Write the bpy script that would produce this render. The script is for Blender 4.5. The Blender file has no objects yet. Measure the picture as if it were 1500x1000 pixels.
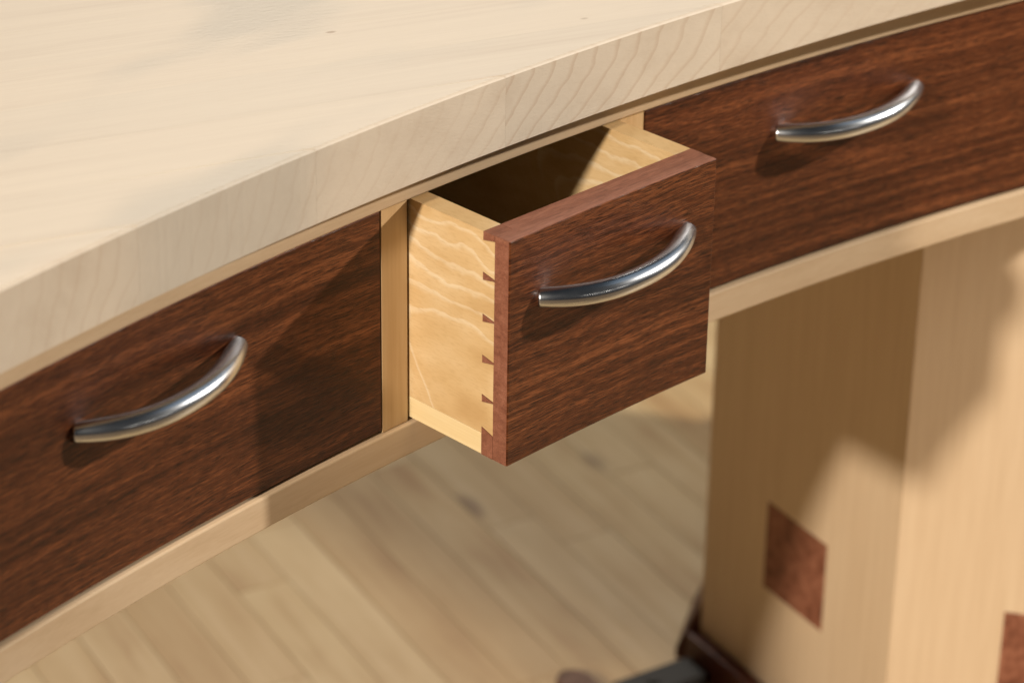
import bpy, bmesh, math, random
from mathutils import Vector, Matrix
random.seed(7)
SC = bpy.context.scene
ZFLOOR = -.56
COL = SC.collection

# ------------------------------------------------------------------ camera
cam_d = bpy.data.cameras.new('camera'); cam = bpy.data.objects.new('camera', cam_d); COL.objects.link(cam)
R = Vector((0.71419807, -0.69981468, 0.01343622)); U = Vector((0.31080234, 0.33427331, 0.88975461))
F = Vector((0.6271547, 0.63128502, -0.45624139)); CP = Vector((-0.91671834, -0.9253753, 0.74192154))
cam.matrix_world = Matrix(((R.x, U.x, -F.x, CP.x), (R.y, U.y, -F.y, CP.y), (R.z, U.z, -F.z, CP.z), (0, 0, 0, 1)))
cam_d.sensor_width = 36; cam_d.lens = 4181.34 / 1500 * 36
cam_d.clip_start = .05; cam_d.clip_end = 60
cam_d.dof.use_dof = True; cam_d.dof.focus_distance = 1.50; cam_d.dof.aperture_fstop = 7.2
SC.camera = cam

# ------------------------------------------------------------------ light
W = bpy.data.worlds.new('World'); SC.world = W; W.use_nodes = True
bg = W.node_tree.nodes['Background']; bg.inputs['Color'].default_value = (0.62, 0.80, 1.0, 1); bg.inputs['Strength'].default_value = 0.022
def lamp(name, loc, energy, color, radius):
    d = bpy.data.lights.new(name, 'POINT'); d.energy = energy; d.color = color; d.shadow_soft_size = radius
    o = bpy.data.objects.new(name, d); COL.objects.link(o); o.location = loc
    return o
lamp('lamp_left', (-2.13, -.46, 1.09), 292, (1.0, .865, .715), .06)
lamp('lamp_right', (1.98, -1.17, 1.10), 268, (1.0, .90, .785), .04)
lamp('lamp_middle', (-.3, -2.6, .75), 2.5, (1.0, .88, .74), .05)
lamp('lamp_middle', (.4, -2.7, .78), 2.5, (1.0, .88, .74), .05)
lamp('lamp_middle', (1.1, -2.5, .75), 2.5, (1.0, .88, .74), .05)
sp_d = bpy.data.lights.new('panel_fill_spot', 'SPOT'); sp_d.energy = 80; sp_d.color = (1.0, .84, .70); sp_d.spot_size = math.radians(21); sp_d.spot_blend = .5; sp_d.shadow_soft_size = .05  # added narrow fill that brightens only one face of the pedestal
sp = bpy.data.objects.new('panel_fill_spot', sp_d); COL.objects.link(sp); sp.location = (.15, -2.2, -.05)
sp.rotation_euler = (Vector((.72, -.05, -.36)) - Vector(sp.location)).to_track_quat('-Z', 'Y').to_euler()
wl_d = bpy.data.lights.new('rear_fill', 'AREA'); wl_d.energy = 58; wl_d.color = (1.0, .925, .82); wl_d.shape = 'RECTANGLE'; wl_d.size = 1.6; wl_d.size_y = 1.1  # added soft fill from behind, brightens floor and desk top
wl = bpy.data.objects.new('rear_fill', wl_d); COL.objects.link(wl); wl.location = (1.9, 2.3, 2.2)
wl.rotation_euler = (Vector((.55, .75, ZFLOOR)) - Vector(wl.location)).to_track_quat('-Z', 'Y').to_euler()
cp_d = bpy.data.lights.new('sheen_panel', 'AREA'); cp_d.energy = 5; cp_d.color = (.66, .83, 1.0); cp_d.shape = 'RECTANGLE'; cp_d.size = 2.2; cp_d.size_y = 2.2  # added cool panel out of view, gives the handles their bluish sheen
cp = bpy.data.objects.new('sheen_panel', cp_d); COL.objects.link(cp); cp.location = (2.3, -.7, 2.3)
cp.rotation_euler = (Vector((.1, 0, .1)) - Vector(cp.location)).to_track_quat('-Z', 'Y').to_euler()
SC.view_settings.view_transform = 'Standard'; SC.view_settings.look = 'None'
SC.cycles.diffuse_bounces = 2
SC.view_settings.exposure = 0.0; SC.view_settings.gamma = 1.0

# ------------------------------------------------------------------ node helper
class NT:
    def __init__(s, name):
        s.m = bpy.data.materials.new(name); s.m.use_nodes = True
        s.t = s.m.node_tree; s.b = s.t.nodes['Principled BSDF']; s._tc = None
    def n(s, kind, **kw):
        nd = s.t.nodes.new(kind)
        for k, v in kw.items(): setattr(nd, k, v)
        return nd
    def put(s, inp, v):
        if hasattr(v, 'is_output'): s.t.links.new(v, inp)
        elif isinstance(v, tuple) and inp.type == 'RGBA' and len(v) == 3: inp.default_value = (*v, 1)
        else: inp.default_value = v
    def coord(s): 
        if not s._tc: s._tc = s.n('ShaderNodeTexCoord')
        return s._tc.outputs['Object']
    def rnd(s): return s.n('ShaderNodeObjectInfo').outputs['Random']
    def mp(s, vec, loc=(0, 0, 0), rot=(0, 0, 0), scale=(1, 1, 1)):
        nd = s.n('ShaderNodeMapping'); s.put(nd.inputs['Vector'], vec)
        for k, v in (('Location', loc), ('Rotation', rot), ('Scale', scale)): s.put(nd.inputs[k], v)
        return nd.outputs[0]
    def m2(s, op, a, b=0.0, c=None, clamp=False):
        nd = s.n('ShaderNodeMath', operation=op); nd.use_clamp = clamp
        s.put(nd.inputs[0], a); s.put(nd.inputs[1], b)
        if c is not None: s.put(nd.inputs[2], c)
        return nd.outputs[0]
    def vadd(s, a, b):
        nd = s.n('ShaderNodeVectorMath', operation='ADD'); s.put(nd.inputs[0], a); s.put(nd.inputs[1], b); return nd.outputs[0]
    def xyz(s, v):
        nd = s.n('ShaderNodeSeparateXYZ'); s.put(nd.inputs[0], v); return nd.outputs
    def cmb(s, x, y, z):
        nd = s.n('ShaderNodeCombineXYZ')
        for i, v in enumerate((x, y, z)): s.put(nd.inputs[i], v)
        return nd.outputs[0]
    def noise(s, vec, scale, detail=3, rough=.55, dist=0.0):
        nd = s.n('ShaderNodeTexNoise'); s.put(nd.inputs['Vector'], vec)
        for k, v in (('Scale', scale), ('Detail', detail), ('Roughness', rough), ('Distortion', dist)): nd.inputs[k].default_value = v
        return nd.outputs['Fac']
    def ramp(s, fac, stops, interp='LINEAR'):
        nd = s.n('ShaderNodeValToRGB'); s.put(nd.inputs[0], fac); cr = nd.color_ramp; cr.interpolation = interp
        while len(cr.elements) < len(stops): cr.elements.new(.5)
        for e, (p, c) in zip(cr.elements, stops):
            e.position = p; e.color = (*c, 1) if len(c) == 3 else c
        return nd.outputs[0]
    def g(s, fac, a, b):   # smooth 0..1 between a and b
        nd = s.n('ShaderNodeMapRange'); nd.interpolation_type = 'SMOOTHSTEP'
        s.put(nd.inputs[0], fac); nd.inputs[1].default_value = a; nd.inputs[2].default_value = b
        return nd.outputs[0]
    def mix(s, f, a, b, mode='MIX'):
        nd = s.n('ShaderNodeMix', data_type='RGBA', blend_type=mode)
        s.put(nd.inputs[0], f)
        for i, v in ((6, a), (7, b)): s.put(nd.inputs[i], v if hasattr(v, 'is_output') else (*v, 1))
        return nd.outputs[2]
    def bump(s, h, strength, dist):
        nd = s.n('ShaderNodeBump'); s.put(nd.inputs['Height'], h); nd.inputs['Strength'].default_value = strength; nd.inputs['Distance'].default_value = dist
        s.t.links.new(nd.outputs[0], s.b.inputs['Normal'])
    def out(s, col, rough=.5, spec=.4, metal=0.0):
        s.put(s.b.inputs['Base Color'], col); s.put(s.b.inputs['Roughness'], rough)
        s.b.inputs['Specular IOR Level'].default_value = spec; s.b.inputs['Metallic'].default_value = metal
        return s.m

GA = math.radians(-20.2)          # direction of the boards of the top, in plan
def mat_maple():
    k = NT('maple'); co = k.coord(); r = k.rnd()
    v = k.mp(co, rot=(0, 0, -GA))                      # x runs along the boards
    off = k.cmb(k.m2('MULTIPLY', r, 13.7), k.m2('MULTIPLY', r, 3.1), 0.0)
    v = k.vadd(v, off)
    x, y, z = k.xyz(v)[0], k.xyz(v)[1], k.xyz(v)[2]
    # growth rings round a far pith, so that one grain reads on top and on the cut edge alike
    wob = k.noise(k.cmb(k.m2('MULTIPLY', x, 5.5), k.m2('MULTIPLY', y, 24), k.m2('MULTIPLY', z, 30)), 1.0, 3, .5)
    lean = k.m2('MULTIPLY', k.m2('SUBTRACT', k.xyz(k.n('ShaderNodeObjectInfo').outputs['Color'])[0], .5), 1.5)
    zz = k.m2('SUBTRACT', z, .73)
    bow = k.m2('MULTIPLY', k.m2('MULTIPLY', zz, zz), 3.0)
    rr = k.m2('ADD', k.m2('ADD', y, k.m2('MULTIPLY', lean, zz)), bow)
    rr = k.m2('ADD', rr, k.m2('MULTIPLY', wob, .009))
    fr = k.m2('FRACT', k.m2('DIVIDE', rr, .0056))
    line = k.m2('MULTIPLY', k.g(fr, .70, .95), k.m2('SUBTRACT', 1.0, k.g(fr, .95, 1.0)))
    nz = k.m2('ABSOLUTE', k.xyz(k.n('ShaderNodeNewGeometry').outputs['True Normal'])[2])
    line = k.m2('MULTIPLY', line, k.xyz(k.n('ShaderNodeObjectInfo').outputs['Color'])[1])
    line = k.m2('MULTIPLY', line, k.m2('SUBTRACT', 1.0, k.m2('MULTIPLY', nz, .80)))   # rings show on cut-across grain
    patch = k.noise(k.cmb(k.m2('MULTIPLY', x, 4), k.m2('MULTIPLY', y, 22), z), 1.0, 2, .5)
    line = k.m2('MULTIPLY', line, k.g(patch, .3, .7))
    broad = k.noise(k.cmb(k.m2('MULTIPLY', x, 2.6), k.m2('MULTIPLY', y, 60), k.m2('MULTIPLY', z, 30)), 1.0, 5, .66, .2)
    col = k.ramp(broad, [(.28, (.60, .505, .395)), (.48, (.665, .575, .46)), (.72, (.71, .62, .50))])
    col = k.mix(k.m2('MULTIPLY', line, .5), col, (.44, .28, .165))
    tint = k.ramp(r, [(0, (.93, .905, .87)), (.5, (1, 1, 1)), (1, (.95, .965, .98))])
    col = k.mix(1.0, col, tint, 'MULTIPLY')
    fl = k.noise(k.cmb(k.m2('MULTIPLY', x, 60), k.m2('MULTIPLY', y, 900), k.m2('MULTIPLY', z, 900)), 1.0, 2, .6)
    col = k.mix(k.m2('MULTIPLY', k.g(fl, .62, .8), .22), col, (.52, .39, .26))
    # grey sheen patches of the top, painted into the colour of the boards
    sheen = k.noise(k.mp(co, loc=(1.37, .2, 0), rot=(0, 0, -GA), scale=(5, 13, 2)), 1.0, 2, .5)
    col = k.mix(k.m2('MULTIPLY', k.g(sheen, .46, .64), .60), col, (.49, .455, .39))
    # small pin knots
    vo = k.n('ShaderNodeTexVoronoi'); k.put(vo.inputs['Vector'], k.mp(v, scale=(14, 26, 30))); vo.inputs['Scale'].default_value = 1.0
    kn = k.m2('MULTIPLY', k.m2('SUBTRACT', 1.0, k.g(vo.outputs['Distance'], .02, .055)), k.m2('GREATER_THAN', k.xyz(vo.outputs['Color'])[0], .35))
    col = k.mix(k.m2('MULTIPLY', kn, .65), col, (.30, .19, .11))
    pl = k.noise(k.cmb(k.m2('MULTIPLY', x, 260), k.m2('MULTIPLY', y, 420), 0.0), 1.0, 2, .5)
    rip = k.m2('MULTIPLY', pl, k.g(sheen, .45, .6))
    k.bump(k.m2('ADD', k.m2('MULTIPLY', fl, .4), rip), 40e-2, .0008)
    return k.out(col, k.m2('ADD', .42, k.m2('MULTIPLY', broad, .16)), .35)

def mat_pale(name, lo, mid, hi, axis, rough=.5, fine=900., scale=1.0):
    """straight grained pale wood, grain along axis"""
    k = NT(name); co = k.coord(); r = k.rnd()
    c = list(k.xyz(co)); s1 = [70, 70, 70]; s1[axis] = 3.2; s2 = [fine] * 3; s2[axis] = 22
    v1 = k.cmb(*[k.m2('MULTIPLY', c[i], s1[i] * scale) for i in range(3)])
    v1 = k.vadd(v1, k.cmb(k.m2('MULTIPLY', r, 31.), k.m2('MULTIPLY', r, 17.), k.m2('MULTIPLY', r, 23.)))
    v2 = k.cmb(*[k.m2('MULTIPLY', c[i], s2[i]) for i in range(3)])
    a = k.noise(v1, 1.0, 4, .6, .2); b = k.noise(v2, 1.0, 3, .6)
    f = k.m2('ADD', k.m2('MULTIPLY', a, .7), k.m2('MULTIPLY', b, .3))
    col = k.ramp(f, [(.3, lo), (.5, mid), (.7, hi)])
    k.bump(b, .10, .0004)
    return k.out(col, k.m2('ADD', rough - .05, k.m2('MULTIPLY', b, .1)), .35)

def mat_sapele(name, dark, mid, lite, rough, spec, gain=1.0, ys=1.0):
    k = NT(name); co = k.coord(); r = k.rnd()
    v = k.mp(co, rot=(0, math.radians(-.6), 0))
    v = k.vadd(v, k.cmb(k.m2('MULTIPLY', r, 9.1), k.m2('MULTIPLY', r, 4.7), k.m2('MULTIPLY', r, 6.3)))
    warp = k.noise(k.mp(v, scale=(9, 9, 24)), 1.0, 2, .5)
    vz = k.vadd(v, k.cmb(0.0, 0.0, k.m2('MULTIPLY', warp, .008)))
    rib = k.noise(k.mp(vz, scale=(1.5, 12 * ys, 230)), 1.0, 3, .6)
    mott = k.noise(k.mp(vz, scale=(95, 50 * ys, 1500)), 1.0, 3, .6, .15)
    pore = k.noise(k.mp(vz, scale=(105, 90 * ys, 2400)), 1.0, 2, .6)
    pore2 = k.noise(k.mp(vz, loc=(3, 1, 2), scale=(190, 120 * ys, 2800)), 1.0, 2, .6)
    big = k.noise(k.mp(vz, scale=(3.5, 6 * ys, 26)), 1.0, 2, .5)
    f = k.m2('ADD', k.m2('ADD', k.m2('MULTIPLY', rib, .36), k.m2('MULTIPLY', mott, .34)), k.m2('ADD', k.m2('MULTIPLY', pore2, .17), k.m2('MULTIPLY', big, .13)))
    col = k.ramp(f, [(.375, dark), (.5, mid), (.615, lite)])
    col = k.mix(k.m2('MULTIPLY', k.g(pore, .52, .62), .80 * gain), col, tuple(c * .42 for c in dark))
    k.bump(k.m2('SUBTRACT', 1.0, k.g(pore, .52, .68)), .25, .0003)
    return k.out(col, k.m2('ADD', rough - .06, k.m2('MULTIPLY', mott, .14)), spec)

def mat_poplar():
    k = NT('honey_poplar'); co = k.coord()
    c = k.xyz(co); y = c[1]; z = c[2]
    wob = k.noise(k.cmb(k.m2('MULTIPLY', c[0], 20), k.m2('MULTIPLY', y, 26), k.m2('MULTIPLY', z, 34)), 1.0, 3, .55)
    wob2 = k.noise(k.cmb(k.m2('MULTIPLY', c[0], 20), k.m2('MULTIPLY', y, 130), k.m2('MULTIPLY', z, 150)), 1.0, 2, .5)
    # nested V of a flat-sawn board, tip towards the back of the box
    s = k.m2('SUBTRACT', .078, y)
    v = k.m2('ADD', k.m2('SUBTRACT', z, .060), k.m2('MULTIPLY', s, .78))
    v = k.m2('ADD', v, k.m2('MULTIPLY', k.m2('SUBTRACT', wob, .5), .020))
    q = k.m2('SUBTRACT', k.m2('SQRT', k.m2('ADD', k.m2('MULTIPLY', v, v), .0004)), k.m2('ADD', k.m2('MULTIPLY', s, .68), .02))
    q = k.m2('ADD', q, k.m2('MULTIPLY', k.m2('SUBTRACT', wob2, .5), .0016))
    fr = k.m2('FRACT', k.m2('ADD', k.m2('DIVIDE', q, .0098), .86))
    line = k.m2('MULTIPLY', k.g(fr, .60, .88), k.m2('SUBTRACT', 1.0, k.g(fr, .90, 1.0)))
    line = k.m2('MULTIPLY', line, k.g(q, -.0045, -.0025))
    deep = k.m2('MULTIPLY', k.m2('SUBTRACT', 1.0, k.g(v, -.012, .004)), k.g(q, .002, .005))
    line = k.m2('MULTIPLY', line, k.m2('SUBTRACT', 1.0, k.m2('MULTIPLY', deep, .85)))
    pt = k.noise(k.cmb(k.m2('MULTIPLY', c[0], 9), k.m2('MULTIPLY', y, 22), k.m2('MULTIPLY', z, 45)), 1.0, 2, .5)
    base = k.ramp(pt, [(.25, (.52, .335, .15)), (.48, (.63, .44, .22)), (.72, (.71, .53, .30))])
    col = k.mix(k.m2('MULTIPLY', line, k.m2('ADD', .06, k.m2('MULTIPLY', pt, .80))), base, (.80, .69, .50))
    fl = k.noise(k.cmb(k.m2('MULTIPLY', c[0], 500), k.m2('MULTIPLY', y, 160), k.m2('MULTIPLY', z, 1100)), 1.0, 2, .6)
    col = k.mix(k.m2('MULTIPLY', k.g(fl, .45, .75), .34), col, (.46, .29, .12))
    k.bump(fl, .08, .0003)
    return k.out(col, .48, .3)

def mat_steel():
    k = NT('brushed_steel'); co = k.coord()
    n1 = k.noise(k.mp(co, scale=(35, 160, 160)), 1.0, 2, .5)
    return k.out((.56, .60, .65), k.m2('ADD', .21, k.m2('MULTIPLY', n1, .08)), .5, 1.0)

def mat_burl():
    k = NT('burl'); co = k.coord(); r = k.rnd()
    v = k.vadd(co, k.cmb(k.m2('MULTIPLY', r, 5.), k.m2('MULTIPLY', r, 3.), k.m2('MULTIPLY', r, 7.)))
    a = k.noise(v, 62., 5, .62, 1.1); b = k.noise(v, 420., 3, .6)
    f = k.m2('ADD', k.m2('MULTIPLY', a, .8), k.m2('MULTIPLY', b, .2))
    col = k.ramp(f, [(.34, (.13, .043, .024)), (.5, (.23, .085, .048)), (.66, (.36, .155, .095))])
    k.bump(b, .08, .0004)
    return k.out(col, .45, .35)

def mat_floor():
    k = NT('floor_beech'); co = k.coord(); r = k.rnd()
    a = math.radians(-105.5)
    v = k.mp(co, rot=(0, 0, -a))
    v = k.vadd(v, k.cmb(k.m2('MULTIPLY', r, 40.), k.m2('MULTIPLY', r, 15.), 0.0))
    g1 = k.noise(k.mp(v, scale=(3.5, 46, 10)), 1.0, 4, .6, .3)
    g2 = k.noise(k.mp(v, scale=(9, 14, 4)), 1.0, 2, .5)
    f = k.m2('ADD', k.m2('MULTIPLY', g1, .6), k.m2('MULTIPLY', g2, .4))
    col = k.ramp(f, [(.32, (.41, .26, .12)), (.47, (.53, .385, .205)), (.62, (.59, .45, .26))])
    tint = k.ramp(r, [(0, (.84, .77, .68)), (.3, (.95, .92, .87)), (.6, (1, 1, 1)), (1, (1.04, 1.06, 1.05))])
    col = k.mix(1.0, col, tint, 'MULTIPLY')
    kn = k.n('ShaderNodeTexVoronoi'); k.put(kn.inputs['Vector'], k.mp(v, scale=(5, 11, 1))); kn.inputs['Scale'].default_value = 1.0
    kf = k.m2('SUBTRACT', 1.0, k.g(kn.outputs['Distance'], .04, .16))
    col = k.mix(k.m2('MULTIPLY', kf, .75), col, (.20, .12, .065))
    return k.out(col, .42, .35)

def mat_plain(name, c, rough, spec=.4, metal=0.0, sc=300.):
    k = NT(name); a = k.noise(k.coord(), sc, 3, .6)
    col = k.mix(a, tuple(x * .82 for x in c), tuple(min(1, x * 1.18) for x in c))
    k.bump(a, .06, .0004)
    return k.out(col, rough, spec, metal)

M = {}
M['maple'] = mat_maple()
M['rail'] = mat_pale('birch_rail', (.53, .385, .24), (.61, .46, .30), (.67, .525, .36), 0)
M['stile'] = mat_pale('birch_stile', (.54, .35, .165), (.62, .42, .215), (.69, .50, .28), 2, scale=1.6)
M['slip'] = mat_pale('pale_slip', (.70, .52, .26), (.76, .60, .33), (.82, .68, .42), 1)
M['panel'] = mat_pale('panel_veneer', (.63, .48, .315), (.68, .53, .36), (.72, .575, .40), 2, rough=.45, scale=2.6)
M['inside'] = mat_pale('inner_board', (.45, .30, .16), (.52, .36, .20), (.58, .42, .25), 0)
M['face'] = mat_sapele('sapele_face', (.026, .0068, .0028), (.108, .0315, .0110), (.262, .088, .0315), .36, .22)
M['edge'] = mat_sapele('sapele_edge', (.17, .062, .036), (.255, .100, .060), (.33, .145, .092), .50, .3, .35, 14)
M['plinth'] = mat_sapele('sapele_plinth', (.05, .015, .008), (.10, .029, .016), (.14, .045, .025), .42, .35, .4, 10)
M['poplar'] = mat_poplar()
M['steel'] = mat_steel()
M['burl'] = mat_burl()
M['floor'] = mat_floor()
M['subfloor'] = mat_plain('floor_base', (.16, .11, .065), .7)
M['bar'] = mat_plain('dark_steel', (.030, .029, .027), .6, .3)
M['block'] = mat_sapele('brown_block', (.09, .042, .024), (.14, .070, .042), (.19, .10, .062), .5, .3, .4, 10)

# ------------------------------------------------------------------ mesh helpers
def empty(name, loc, label, cat, group=None):
    o = bpy.data.objects.new(name, None); COL.objects.link(o); o.location = loc; o.empty_display_size = .05
    o['label'] = label; o['category'] = cat
    if group: o['group'] = group
    return o
def base_of(p):
    loc = Vector((0, 0, 0))
    while p is not None: loc = loc + Vector(p.location); p = p.parent
    return loc
def obj(name, bm, mat, parent=None, smooth=False):
    """bm holds world coordinates; they are stored relative to the parent's place"""
    if parent is not None: bmesh.ops.translate(bm, vec=-base_of(parent), verts=bm.verts)
    bmesh.ops.recalc_face_normals(bm, faces=bm.faces)
    me = bpy.data.meshes.new(name); bm.to_mesh(me); bm.free()
    mats = mat if isinstance(mat, (list, tuple)) else [mat]
    for m in mats: me.materials.append(m)
    if smooth:
        for p in me.polygons: p.use_smooth = True
    o = bpy.data.objects.new(name, me); COL.objects.link(o)
    if parent is not None: o.parent = parent
    return o
def box(bm, x0, x1, y0, y1, z0, z1, bev=0.0):
    vs = [bm.verts.new((x, y, z)) for x in (x0, x1) for y in (y0, y1) for z in (z0, z1)]
    fs = [(0, 1, 3, 2), (4, 6, 7, 5), (0, 4, 5, 1), (2, 3, 7, 6), (0, 2, 6, 4), (1, 5, 7, 3)]
    faces = [bm.faces.new([vs[i] for i in f]) for f in fs]
    if bev:
        es = list({e for f in faces for e in f.edges})
        bmesh.ops.bevel(bm, geom=es, offset=bev, segments=2, profile=.6, affect='EDGES')
def prism(bm, poly, z0, z1, bev=0.0):
    a = [bm.verts.new((p[0], p[1], z0)) for p in poly]; b = [bm.verts.new((p[0], p[1], z1)) for p in poly]
    n = len(poly)
    faces = [bm.faces.new(a[::-1]), bm.faces.new(b)] + [bm.faces.new((a[i], a[(i + 1) % n], b[(i + 1) % n], b[i])) for i in range(n)]
    if bev: bmesh.ops.bevel(bm, geom=list({e for f in faces for e in f.edges}), offset=bev, segments=2, profile=.6, affect='EDGES')
def loft(bm, rings):
    """closed rings of equal length -> skin with end caps"""
    R_ = [[bm.verts.new(p) for p in r] for r in rings]; n = len(R_[0])
    for i in range(len(R_) - 1):
        for j in range(n): bm.faces.new((R_[i][j], R_[i][(j + 1) % n], R_[i + 1][(j + 1) % n], R_[i + 1][j]))
    bm.faces.new(R_[0][::-1]); bm.faces.new(R_[-1])
def round_rect(y0, y1, z0, z1, b):
    """cross-section in (y,z) with front corners (y0) eased by b"""
    k = b * .3
    return [(y0, z0 + b), (y0 + k, z0 + k), (y0 + b, z0), (y1, z0), (y1, z1), (y0 + b, z1), (y0 + k, z1 - k), (y0, z1 - b)]
def curved_bar(bm, fn, x0, x1, thick, z0, z1, b, n=24):
    rings = []
    for i in range(n + 1):
        x = x0 + (x1 - x0) * i / n; y = fn(x)
        rings.append([(x, yy, zz) for yy, zz in round_rect(y, y + thick, z0, z1, b)])
    loft(bm, rings)

AX = .0745
def FR(x): return .0735 - .2436 * (x - AX) ** 2            # front of the rails, in plan
def TP(x): return .0568 - .2319 * (x - .069) ** 2         # front edge of the top
ZF = -.56                                                  # floor
ZU, ZT = .149, .1895                                        # under side and upper side of the top

# ------------------------------------------------------------------ floor
fl_dir = math.radians(-105.5); fd = Vector((math.cos(fl_dir), math.sin(fl_dir))); fn_ = Vector((-fd.y, fd.x))
bm = bmesh.new(); box(bm, -3.2, 3.6, -3.4, 3.8, ZF - .06, ZF - .013)
floor = obj('floor', bm, M['subfloor']); floor['kind'] = 'structure'
BW = .048
cen = Vector((.60, .62))
for i in range(-23, 24):
    t = -1.05 + random.uniform(-.3, 0)
    while t < 1.15:
        L = random.choice((.24, .32, .4, .5, .6)) * random.uniform(.9, 1.1)
        c0 = cen + fn_ * (i * BW)
        mid = c0 + fd * (t + L / 2)
        if abs(t + L / 2) < 1.2:
            g_ = .0004; h = ZF - random.uniform(0, .0004)
            pts = [c0 + fd * (t + g_) + fn_ * g_, c0 + fd * (t + L - g_) + fn_ * g_, c0 + fd * (t + L - g_) + fn_ * (BW - g_), c0 + fd * (t + g_) + fn_ * (BW - g_)]
            bm = bmesh.new(); prism(bm, pts, ZF - .0128, h)
            obj('floor_board', bm, M['floor'], floor)
        t += L

# ------------------------------------------------------------------ desk
desk = empty('desk', (AX, .35, ZF), 'pale maple desk with a curved front edge, dark drawer fronts and an octagonal pedestal', 'desk')
# top: glued-up boards running at an angle, cut off by the curved front edge
gn = Vector((-math.sin(GA), math.cos(GA)))
XL, XR, YB = -.60, .76, .66
joints = [.0195 + .0516 * i for i in range(-8, 24)]
def jy(c, x): return (c - gn.x * x) / gn.y
def top_board(c0, c1):
    lo = lambda x: max(TP(x), jy(c0, x)); hi = lambda x: min(YB, jy(c1, x))
    N = 272; xs = [XL + (XR - XL) * i / N for i in range(N + 1)]
    kink = []
    for a, b in zip(xs[:-1], xs[1:]):
        for fn in (lambda x: TP(x) - jy(c0, x),):
            if fn(a) * fn(b) < 0:
                p_, q_ = a, b
                for _ in range(60):
                    m = (p_ + q_) / 2
                    if fn(m) * fn(p_) > 0: p_ = m
                    else: q_ = m
                kink += [p_ - 1e-6, q_ + 1e-6]
    xs = sorted(xs + kink)
    spans = []; cur = []
    def root(a, b):
        fa = hi(a) - lo(a)
        for _ in range(50):
            m = (a + b) / 2
            if ((hi(m) - lo(m)) > 0) == (fa > 0): a = m
            else: b = m
        return (a + b) / 2
    for a, b in zip(xs[:-1], xs[1:]):
        fa, fb = hi(a) - lo(a), hi(b) - lo(b)
        if fa > 0:
            if not cur: cur = [a]
            if fb > 0:
                # keep only samples on the curve plus kinks; straight runs stay one face
                cur.append(b)
            else:
                cur.append(root(a, b)); spans.append(cur); cur = []
        elif fb > 0:
            cur = [root(a, b), b]
    if cur: spans.append(cur)
    return spans, lo, hi
g = .00003
for c0, c1 in zip(joints[:-1], joints[1:]):
    spans, lo, hi = top_board(c0 + g, c1 - g)
    for xs in spans:
        if len(xs) < 3: continue
        front = lambda x: TP(x) >= jy(c0 + g, x) - 1e-9
        keep = [xs[0]]                               # thin out columns away from the curve
        for i in range(1, len(xs) - 1):
            f0, f1, f2 = front(xs[i - 1]), front(xs[i]), front(xs[i + 1])
            if f1 or f0 != f1 or f1 != f2 or i % 40 == 0: keep.append(xs[i])
        keep.append(xs[-1]); xs = keep
        bm = bmesh.new(); cols = []
        dz = random.uniform(-.00002, .00002)
        for x in xs:
            yl, yh = lo(x), hi(x)
            if yh - yl < 2e-5: yh = yl + 2e-5
            t_ = TP(x); bv = .0015
            def zt(y):
                h = max(0.0, bv - (y - t_)); return ZT + dz - h * (.35 + .65 * h / bv)
            ya = min(max(yl + 2e-6, t_ + bv), yh - 2e-6); ym = yl + (ya - yl) * .45
            ring = [(yl, ZU), (yh, ZU), (yh, zt(yh)), (ya, zt(ya)), (ym, zt(ym)), (yl, zt(yl) - 1e-6)]
            cols.append([(x, y, z) for y, z in ring])
        loft(bm, cols)
        tb = obj('top_board', bm, M['maple'], desk); xc_ = (xs[0] + xs[-1]) / 2
        tb.color = ((.67, .75, 0, 1) if c0 > .12 and xc_ > .1 else (.31, .72, 0, 1) if c0 > .07 else (.30, .62, 0, 1) if c0 > .015 else (.38, .5, 0, 1))

SX0, SX1 = -.3635, .5125            # outer ends of the drawer carcase
bm = bmesh.new(); curved_bar(bm, FR, SX0, SX1, .019, .1306, ZU - .0003, .0009, 48); obj('top_rail', bm, M['rail'], desk)
bm = bmesh.new(); curved_bar(bm, FR, SX0, SX1, .055, -.021, -.002, .0010, 48); obj('bottom_rail', bm, M['rail'], desk)
DF = lambda x: FR(x) + .0026        # closed drawer fronts and stiles sit a little behind the rails
for x0, x1 in ((-.0206, -.0019), (.1582, .1768), (SX0, -.3425), (.5045, SX1)):
    bm = bmesh.new(); curved_bar(bm, DF, x0, x1, .03, -.0018, .1304, .0006, 2); obj('stile', bm, M['stile'], desk)
    bm = bmesh.new(); box(bm, x0 + .003, x1 - .003, max(DF(x0), DF(x1)) + .0305, .60, -.003, .1485); obj('divider', bm, M['inside'], desk)
bm = bmesh.new(); box(bm, SX0 + .002, SX1 - .002, FR(AX) + .0555, .60, -.018, -.0035); obj('dust_panel', bm, M['inside'], desk)
bm = bmesh.new(); box(bm, SX0 + .002, SX1 - .002, .601, .619, -.02, .1485); obj('back_rail', bm, M['rail'], desk)

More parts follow.
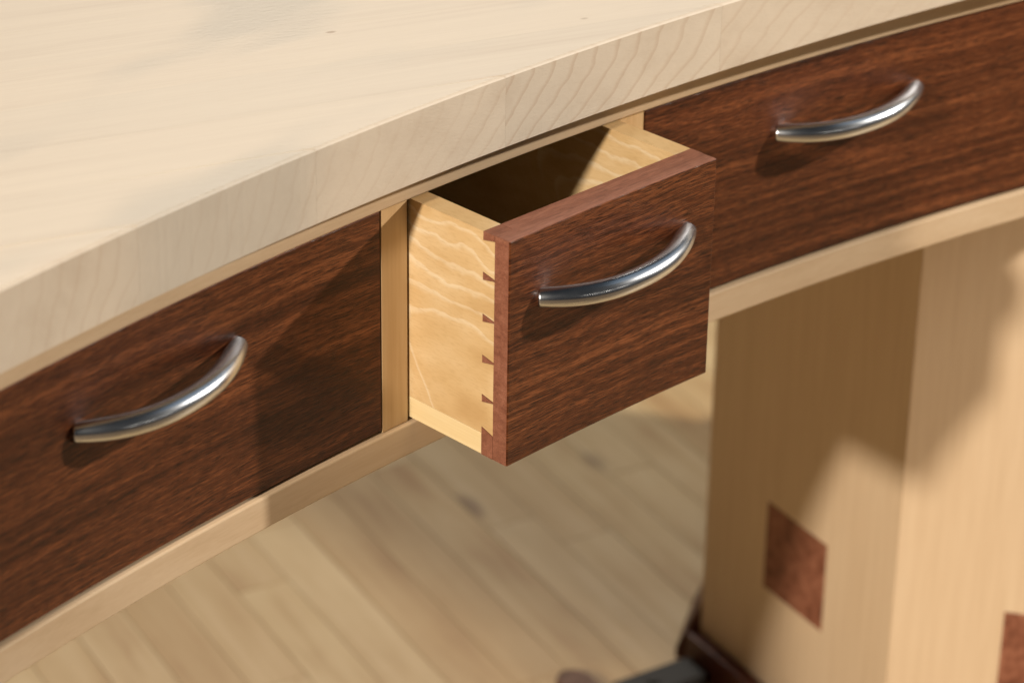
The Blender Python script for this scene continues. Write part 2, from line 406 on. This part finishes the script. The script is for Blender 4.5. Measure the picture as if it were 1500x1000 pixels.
# octagonal pedestal: eight veneered panels, each with a square inlay
pd = math.radians(-103.5); C0 = Vector((.527, .130)); SIDE = .2365
corners = []; p = C0 - Vector((math.cos(pd), math.sin(pd))) * SIDE; a = pd
for i in range(8):
    corners.append(p.copy()); p = p + Vector((math.cos(a), math.sin(a))) * SIDE; a += math.radians(45)
pc = sum(corners, Vector((0, 0))) / 8
def ring_poly(i, out, inn):
    A, B = corners[i], corners[(i + 1) % 8]
    ap = (((A + B) / 2) - pc).length
    s0, s1 = (ap + out) / ap, (ap - inn) / ap
    return [pc + (A - pc) * s0, pc + (B - pc) * s0, pc + (B - pc) * s1, pc + (A - pc) * s1]
ZPT = -.0215
for i in range(8):
    bm = bmesh.new(); prism(bm, ring_poly(i, 0, .018), ZF + .030, ZPT, .0005)
    pn = obj('pedestal_panel', bm, M['panel'], desk)
    A, B = corners[i], corners[(i + 1) % 8]; d = (B - A).normalized(); nrm = ((A + B) / 2 - pc).normalized()
    if i in (0, 1, 2, 7):
        m_ = (A + B) / 2
        bm = bmesh.new()
        q = [m_ - d * .0378 + nrm * .0004, m_ + d * .0378 + nrm * .0004, m_ + d * .0378 - nrm * .004, m_ - d * .0378 - nrm * .004]
        prism(bm, q, -.4425, -.3668)
        obj('inlay_square', bm, M['burl'], pn)
    bm = bmesh.new(); prism(bm, ring_poly(i, .011, .03), ZF, ZF + .0298, .0015); obj('plinth', bm, M['plinth'], desk)
bm = bmesh.new(); prism(bm, [pc + (c - pc) * .94 for c in corners], ZPT - .012, ZPT - .0005); obj('pedestal_top', bm, M['inside'], desk)
# sloping bracket foot beside the far corner of the pedestal
A, B = corners[7], corners[0]; d = (A - B).normalized(); nrm = ((A + B) / 2 - pc).normalized()
bm = bmesh.new(); rings = []
for t in (.002, .075):
    o_ = B + d * t
    rings.append([(*(o_ + nrm * .0006), ZF + .058), (*(o_ + nrm * .020), ZF + .010), (*(o_ + nrm * .020), ZF), (*(o_ + nrm * .0006), ZF)])
loft(bm, rings); obj('bracket_foot', bm, M['plinth'], desk)

# ------------------------------------------------------------------ drawers
GRP = 'dark fronted drawers under the curved desk top'
def tube(bm, pts, rad, nseg=40):
    rings = []
    for i, p in enumerate(pts):
        t = (pts[min(i + 1, len(pts) - 1)] - pts[max(i - 1, 0)]).normalized()
        n = Vector((0, 0, 1)); b = t.cross(n).normalized(); n = b.cross(t)
        r = rad(i / (len(pts) - 1))
        rings.append([p + (b * math.cos(2 * math.pi * j / nseg) + n * math.sin(2 * math.pi * j / nseg)) * r for j in range(nseg)])
    loft(bm, rings)
def make_handle(parent, xl, xr, z, fn):
    """bow pull: one arc of rod between two points of the drawer front"""
    sag = .0202; n = 128; pts = []
    yl, yr = fn(xl), fn(xr)
    tt = Vector((xr - xl, yr - yl, 0)); L = tt.length; tt.normalize(); no = Vector((tt.y, -tt.x, 0))
    for i in range(n + 1):
        u = -1.02 + 2.04 * i / n
        off = sag * (1 - abs(u + .07 * (1 - u * u)) ** 2.25)
        pts.append(Vector(((xl + xr) / 2, (yl + yr) / 2, z + .0012 * u)) + tt * (u * L / 2) + no * off)
    bm = bmesh.new(); tube(bm, pts, lambda t: .0060 - .0009 * abs(2 * t - 1) ** 6)
    o = obj('handle', bm, M['steel'], parent, True)
    return o
def make_drawer(x0, x1, fn, depth, label, hx, pull=0.0, detail=False):
    xm = (x0 + x1) / 2
    root = empty('drawer', (xm, fn(xm), 0.0), label, 'drawer', GRP)
    LAP, TF, ST = .0107, .0192, .0125
    z0, z1 = 0.0, (.130 if detail else .1290)
    back = max(fn(x0), fn(x1))
    yl = fn(x0) + LAP                                   # plane where the tails stop
    yb = fn(x0) + TF                                    # inner plane of the front
    ye = yb + depth
    # front: a curved lap in one piece with the part that stands between the sides
    bm = bmesh.new()
    n = 22; ye_ = .0007; xsn = [x0, x0 + .0007] + [x0 + .0007 + (x1 - x0 - .0014) * i / n for i in range(1, n)] + [x1 - .0007, x1]
    rings = []
    for i, x in enumerate(xsn):
        e = .0006 if i in (0, len(xsn) - 1) else 0.0
        y = fn(x) + e
        rings.append([(x, yy, zz) for yy, zz in round_rect(y, max(fn(x) + LAP, yl) if detail else fn(x) + .019, z0 + (.0002 if e else 0), z1 - (.0002 if e else 0), .0006)])
    loft(bm, rings)
    bm.faces.ensure_lookup_table(); bmesh.ops.recalc_face_normals(bm, faces=bm.faces)
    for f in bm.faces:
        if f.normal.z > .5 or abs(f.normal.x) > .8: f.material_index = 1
    front = obj('drawer_front', bm, [M['face'], M['edge']], root)
    if detail:
        bm = bmesh.new(); box(bm, x0 + ST + .0001, x1 - ST - .0001, yl + .0002, yb, z0 + .0003, z1 - .0001)
        obj('front_backing', bm, M['edge'], front)
    make_handle(root, hx[0], hx[1], .0921 if detail else .0887, fn)
    # dovetail pins of the front between the tails of the sides
    pz = [.1046, .0807, .0569, .0338]
    SL = .013
    for sgn, xa, xb in ((-1, x0, x0 + ST), (1, x1 - ST, x1)):
        if detail:
            def pin(zb0, zb1, zf0, zf1):
                bm = bmesh.new(); g_ = .0001
                xo = xa + (.00015 if sgn > 0 else -.00012); xi = xb + (.00012 if sgn > 0 else -.00015)
                rings = [[(x, yb - g_, zb0), (x, yb - g_, zb1), (x, yl + g_, zf1), (x, yl + g_, zf0)] for x in (xo, xi)]
                loft(bm, rings); obj('dovetail_pin', bm, M['edge'], front)
            for c in pz: pin(c - .0021, c + .0021, c - .0004, c + .0003)
            pin(z1 - .0050, z1 - .0001, z1 - .0033, z1 - .0001)
            pin(z0 + .0001, z0 + .0166, z0 + .0001, z0 + .0138)
            # side: main sheet behind the joint, tails reaching forward between the pins
            tails = []; lowb, lowf = z0 + .0169, z0 + .0141
            for c in sorted(pz):
                tails.append((lowb, c - .0024, lowf, c - .0007)); lowb, lowf = c + .0024, c + .0006
            tails.append((lowb, z1 - .0053, lowf, z1 - .0036))
            zs = [SL] + [z for t in tails for z in t[:2]] + [z1 - .0002]
            bm = bmesh.new()
            vb = [bm.verts.new((xa, yb, z)) for z in zs]; ve = [bm.verts.new((xa, ye, z)) for z in zs]
            fs = [bm.faces.new((vb[i], ve[i], ve[i + 1], vb[i + 1])) for i in range(len(zs) - 1)]
            for i, t in enumerate(tails):
                a_, b_ = bm.verts.new((xa, yl, t[2])), bm.verts.new((xa, yl, t[3]))
                fs.append(bm.faces.new((a_, vb[1 + 2 * i], vb[2 + 2 * i], b_)))
            ex = bmesh.ops.extrude_face_region(bm, geom=fs)
            bmesh.ops.translate(bm, vec=(xb - xa, 0, 0), verts=[v for v in ex['geom'] if isinstance(v, bmesh.types.BMVert)])
            sp = obj('side_panel', bm, M['poplar'], root)
            bm = bmesh.new(); box(bm, xa, xb, yb + .0002, ye, z0 + .0002, SL - .0003, .0003); obj('bottom_slip', bm, M['slip'], sp)
        else:
            bm = bmesh.new(); box(bm, xa + (0.001 if sgn < 0 else 0), xb - (0.001 if sgn > 0 else 0), back + .0195, ye, z0, z1 - .0005, .0003); obj('side_panel', bm, M['poplar'], root)
    bm = bmesh.new(); box(bm, x0 + ST + .0003, x1 - ST - .0003, ye - .012, ye - .0002, z0 + .016, z1 - .004); obj('back_panel', bm, M['poplar'], root)
    bm = bmesh.new(); box(bm, x0 + ST + .0002, x1 - ST - .0002, (yb if detail else back + .0195) + .0003, ye - .0125, z0 + .008, z0 + .014); obj('bottom_panel', bm, M['slip'], root)
    return root
W0, W1 = 0.0, .1561
mid_fn = lambda x: -.2436 * (x - (W0 + W1) / 2) ** 2 + .2436 * ((W1 - W0) / 2) ** 2
make_drawer(W0, W1, mid_fn, .36, 'open drawer pulled out of the desk, its dovetailed pale side showing', (.0240, .1350), detail=True)
make_drawer(-.3415, -.0213, DF, .36, 'closed dark drawer left of the open drawer, half in its shadow', (-.2330, -.1240))
make_drawer(.1776, .5035, DF, .36, 'closed dark drawer right of the open drawer, above the pale pedestal', (.2855, .3955))

# ------------------------------------------------------------------ things on the floor
bar = empty('metal_bar', (.54, .366, ZF), 'dark grey metal bar lying on the floor against the dark plinth', 'metal bar')
bd = Vector((math.cos(math.radians(-12.4)), math.sin(math.radians(-12.4)))); bn = Vector((-bd.y, bd.x)); b0 = Vector((.492, .3620))
bm = bmesh.new(); prism(bm, [b0 + bn * -.015, b0 + bd * .0745 + bn * -.015, b0 + bd * .0745 + bn * .015, b0 + bn * .015], ZF + .0003, ZF + .012, .002)
obj('bar_body', bm, M['bar'], bar)
bm = bmesh.new(); c_ = b0 + bd * .030
prism(bm, [c_ + Vector((math.cos(t * math.pi / 8), math.sin(t * math.pi / 8))) * .0055 for t in range(16)], ZF + .0121, ZF + .0145, .0008)
obj('bolt_head', bm, M['bar'], bar)
blk = empty('wooden_foot', (.485, .40, ZF), 'brown wooden foot with a rounded end at the lower edge of the photo', 'wooden foot')
kd = Vector((math.cos(math.radians(-100.5)), math.sin(math.radians(-100.5)))); kn = Vector((-kd.y, kd.x)); k0 = Vector((.4760, .4010))
poly = []
for i in range(13):
    t = math.pi * i / 12; poly.append(k0 + kn * (.0135 * math.cos(t)) - kd * (.0135 * math.sin(t)))
poly += [k0 + kd * .16 - kn * .0135, k0 + kd * .16 + kn * .0135]
bm = bmesh.new(); prism(bm, poly, ZF + .0002, ZF + .0135, .003); obj('foot_body', bm, M['block'], blk)
bm = bmesh.new(); prism(bm, [k0 + kd * .145 + Vector((math.cos(t * math.pi / 8), math.sin(t * math.pi / 8))) * .010 for t in range(16)], ZF + .0136, ZF + .04, .001); obj('foot_post', bm, M['block'], blk)
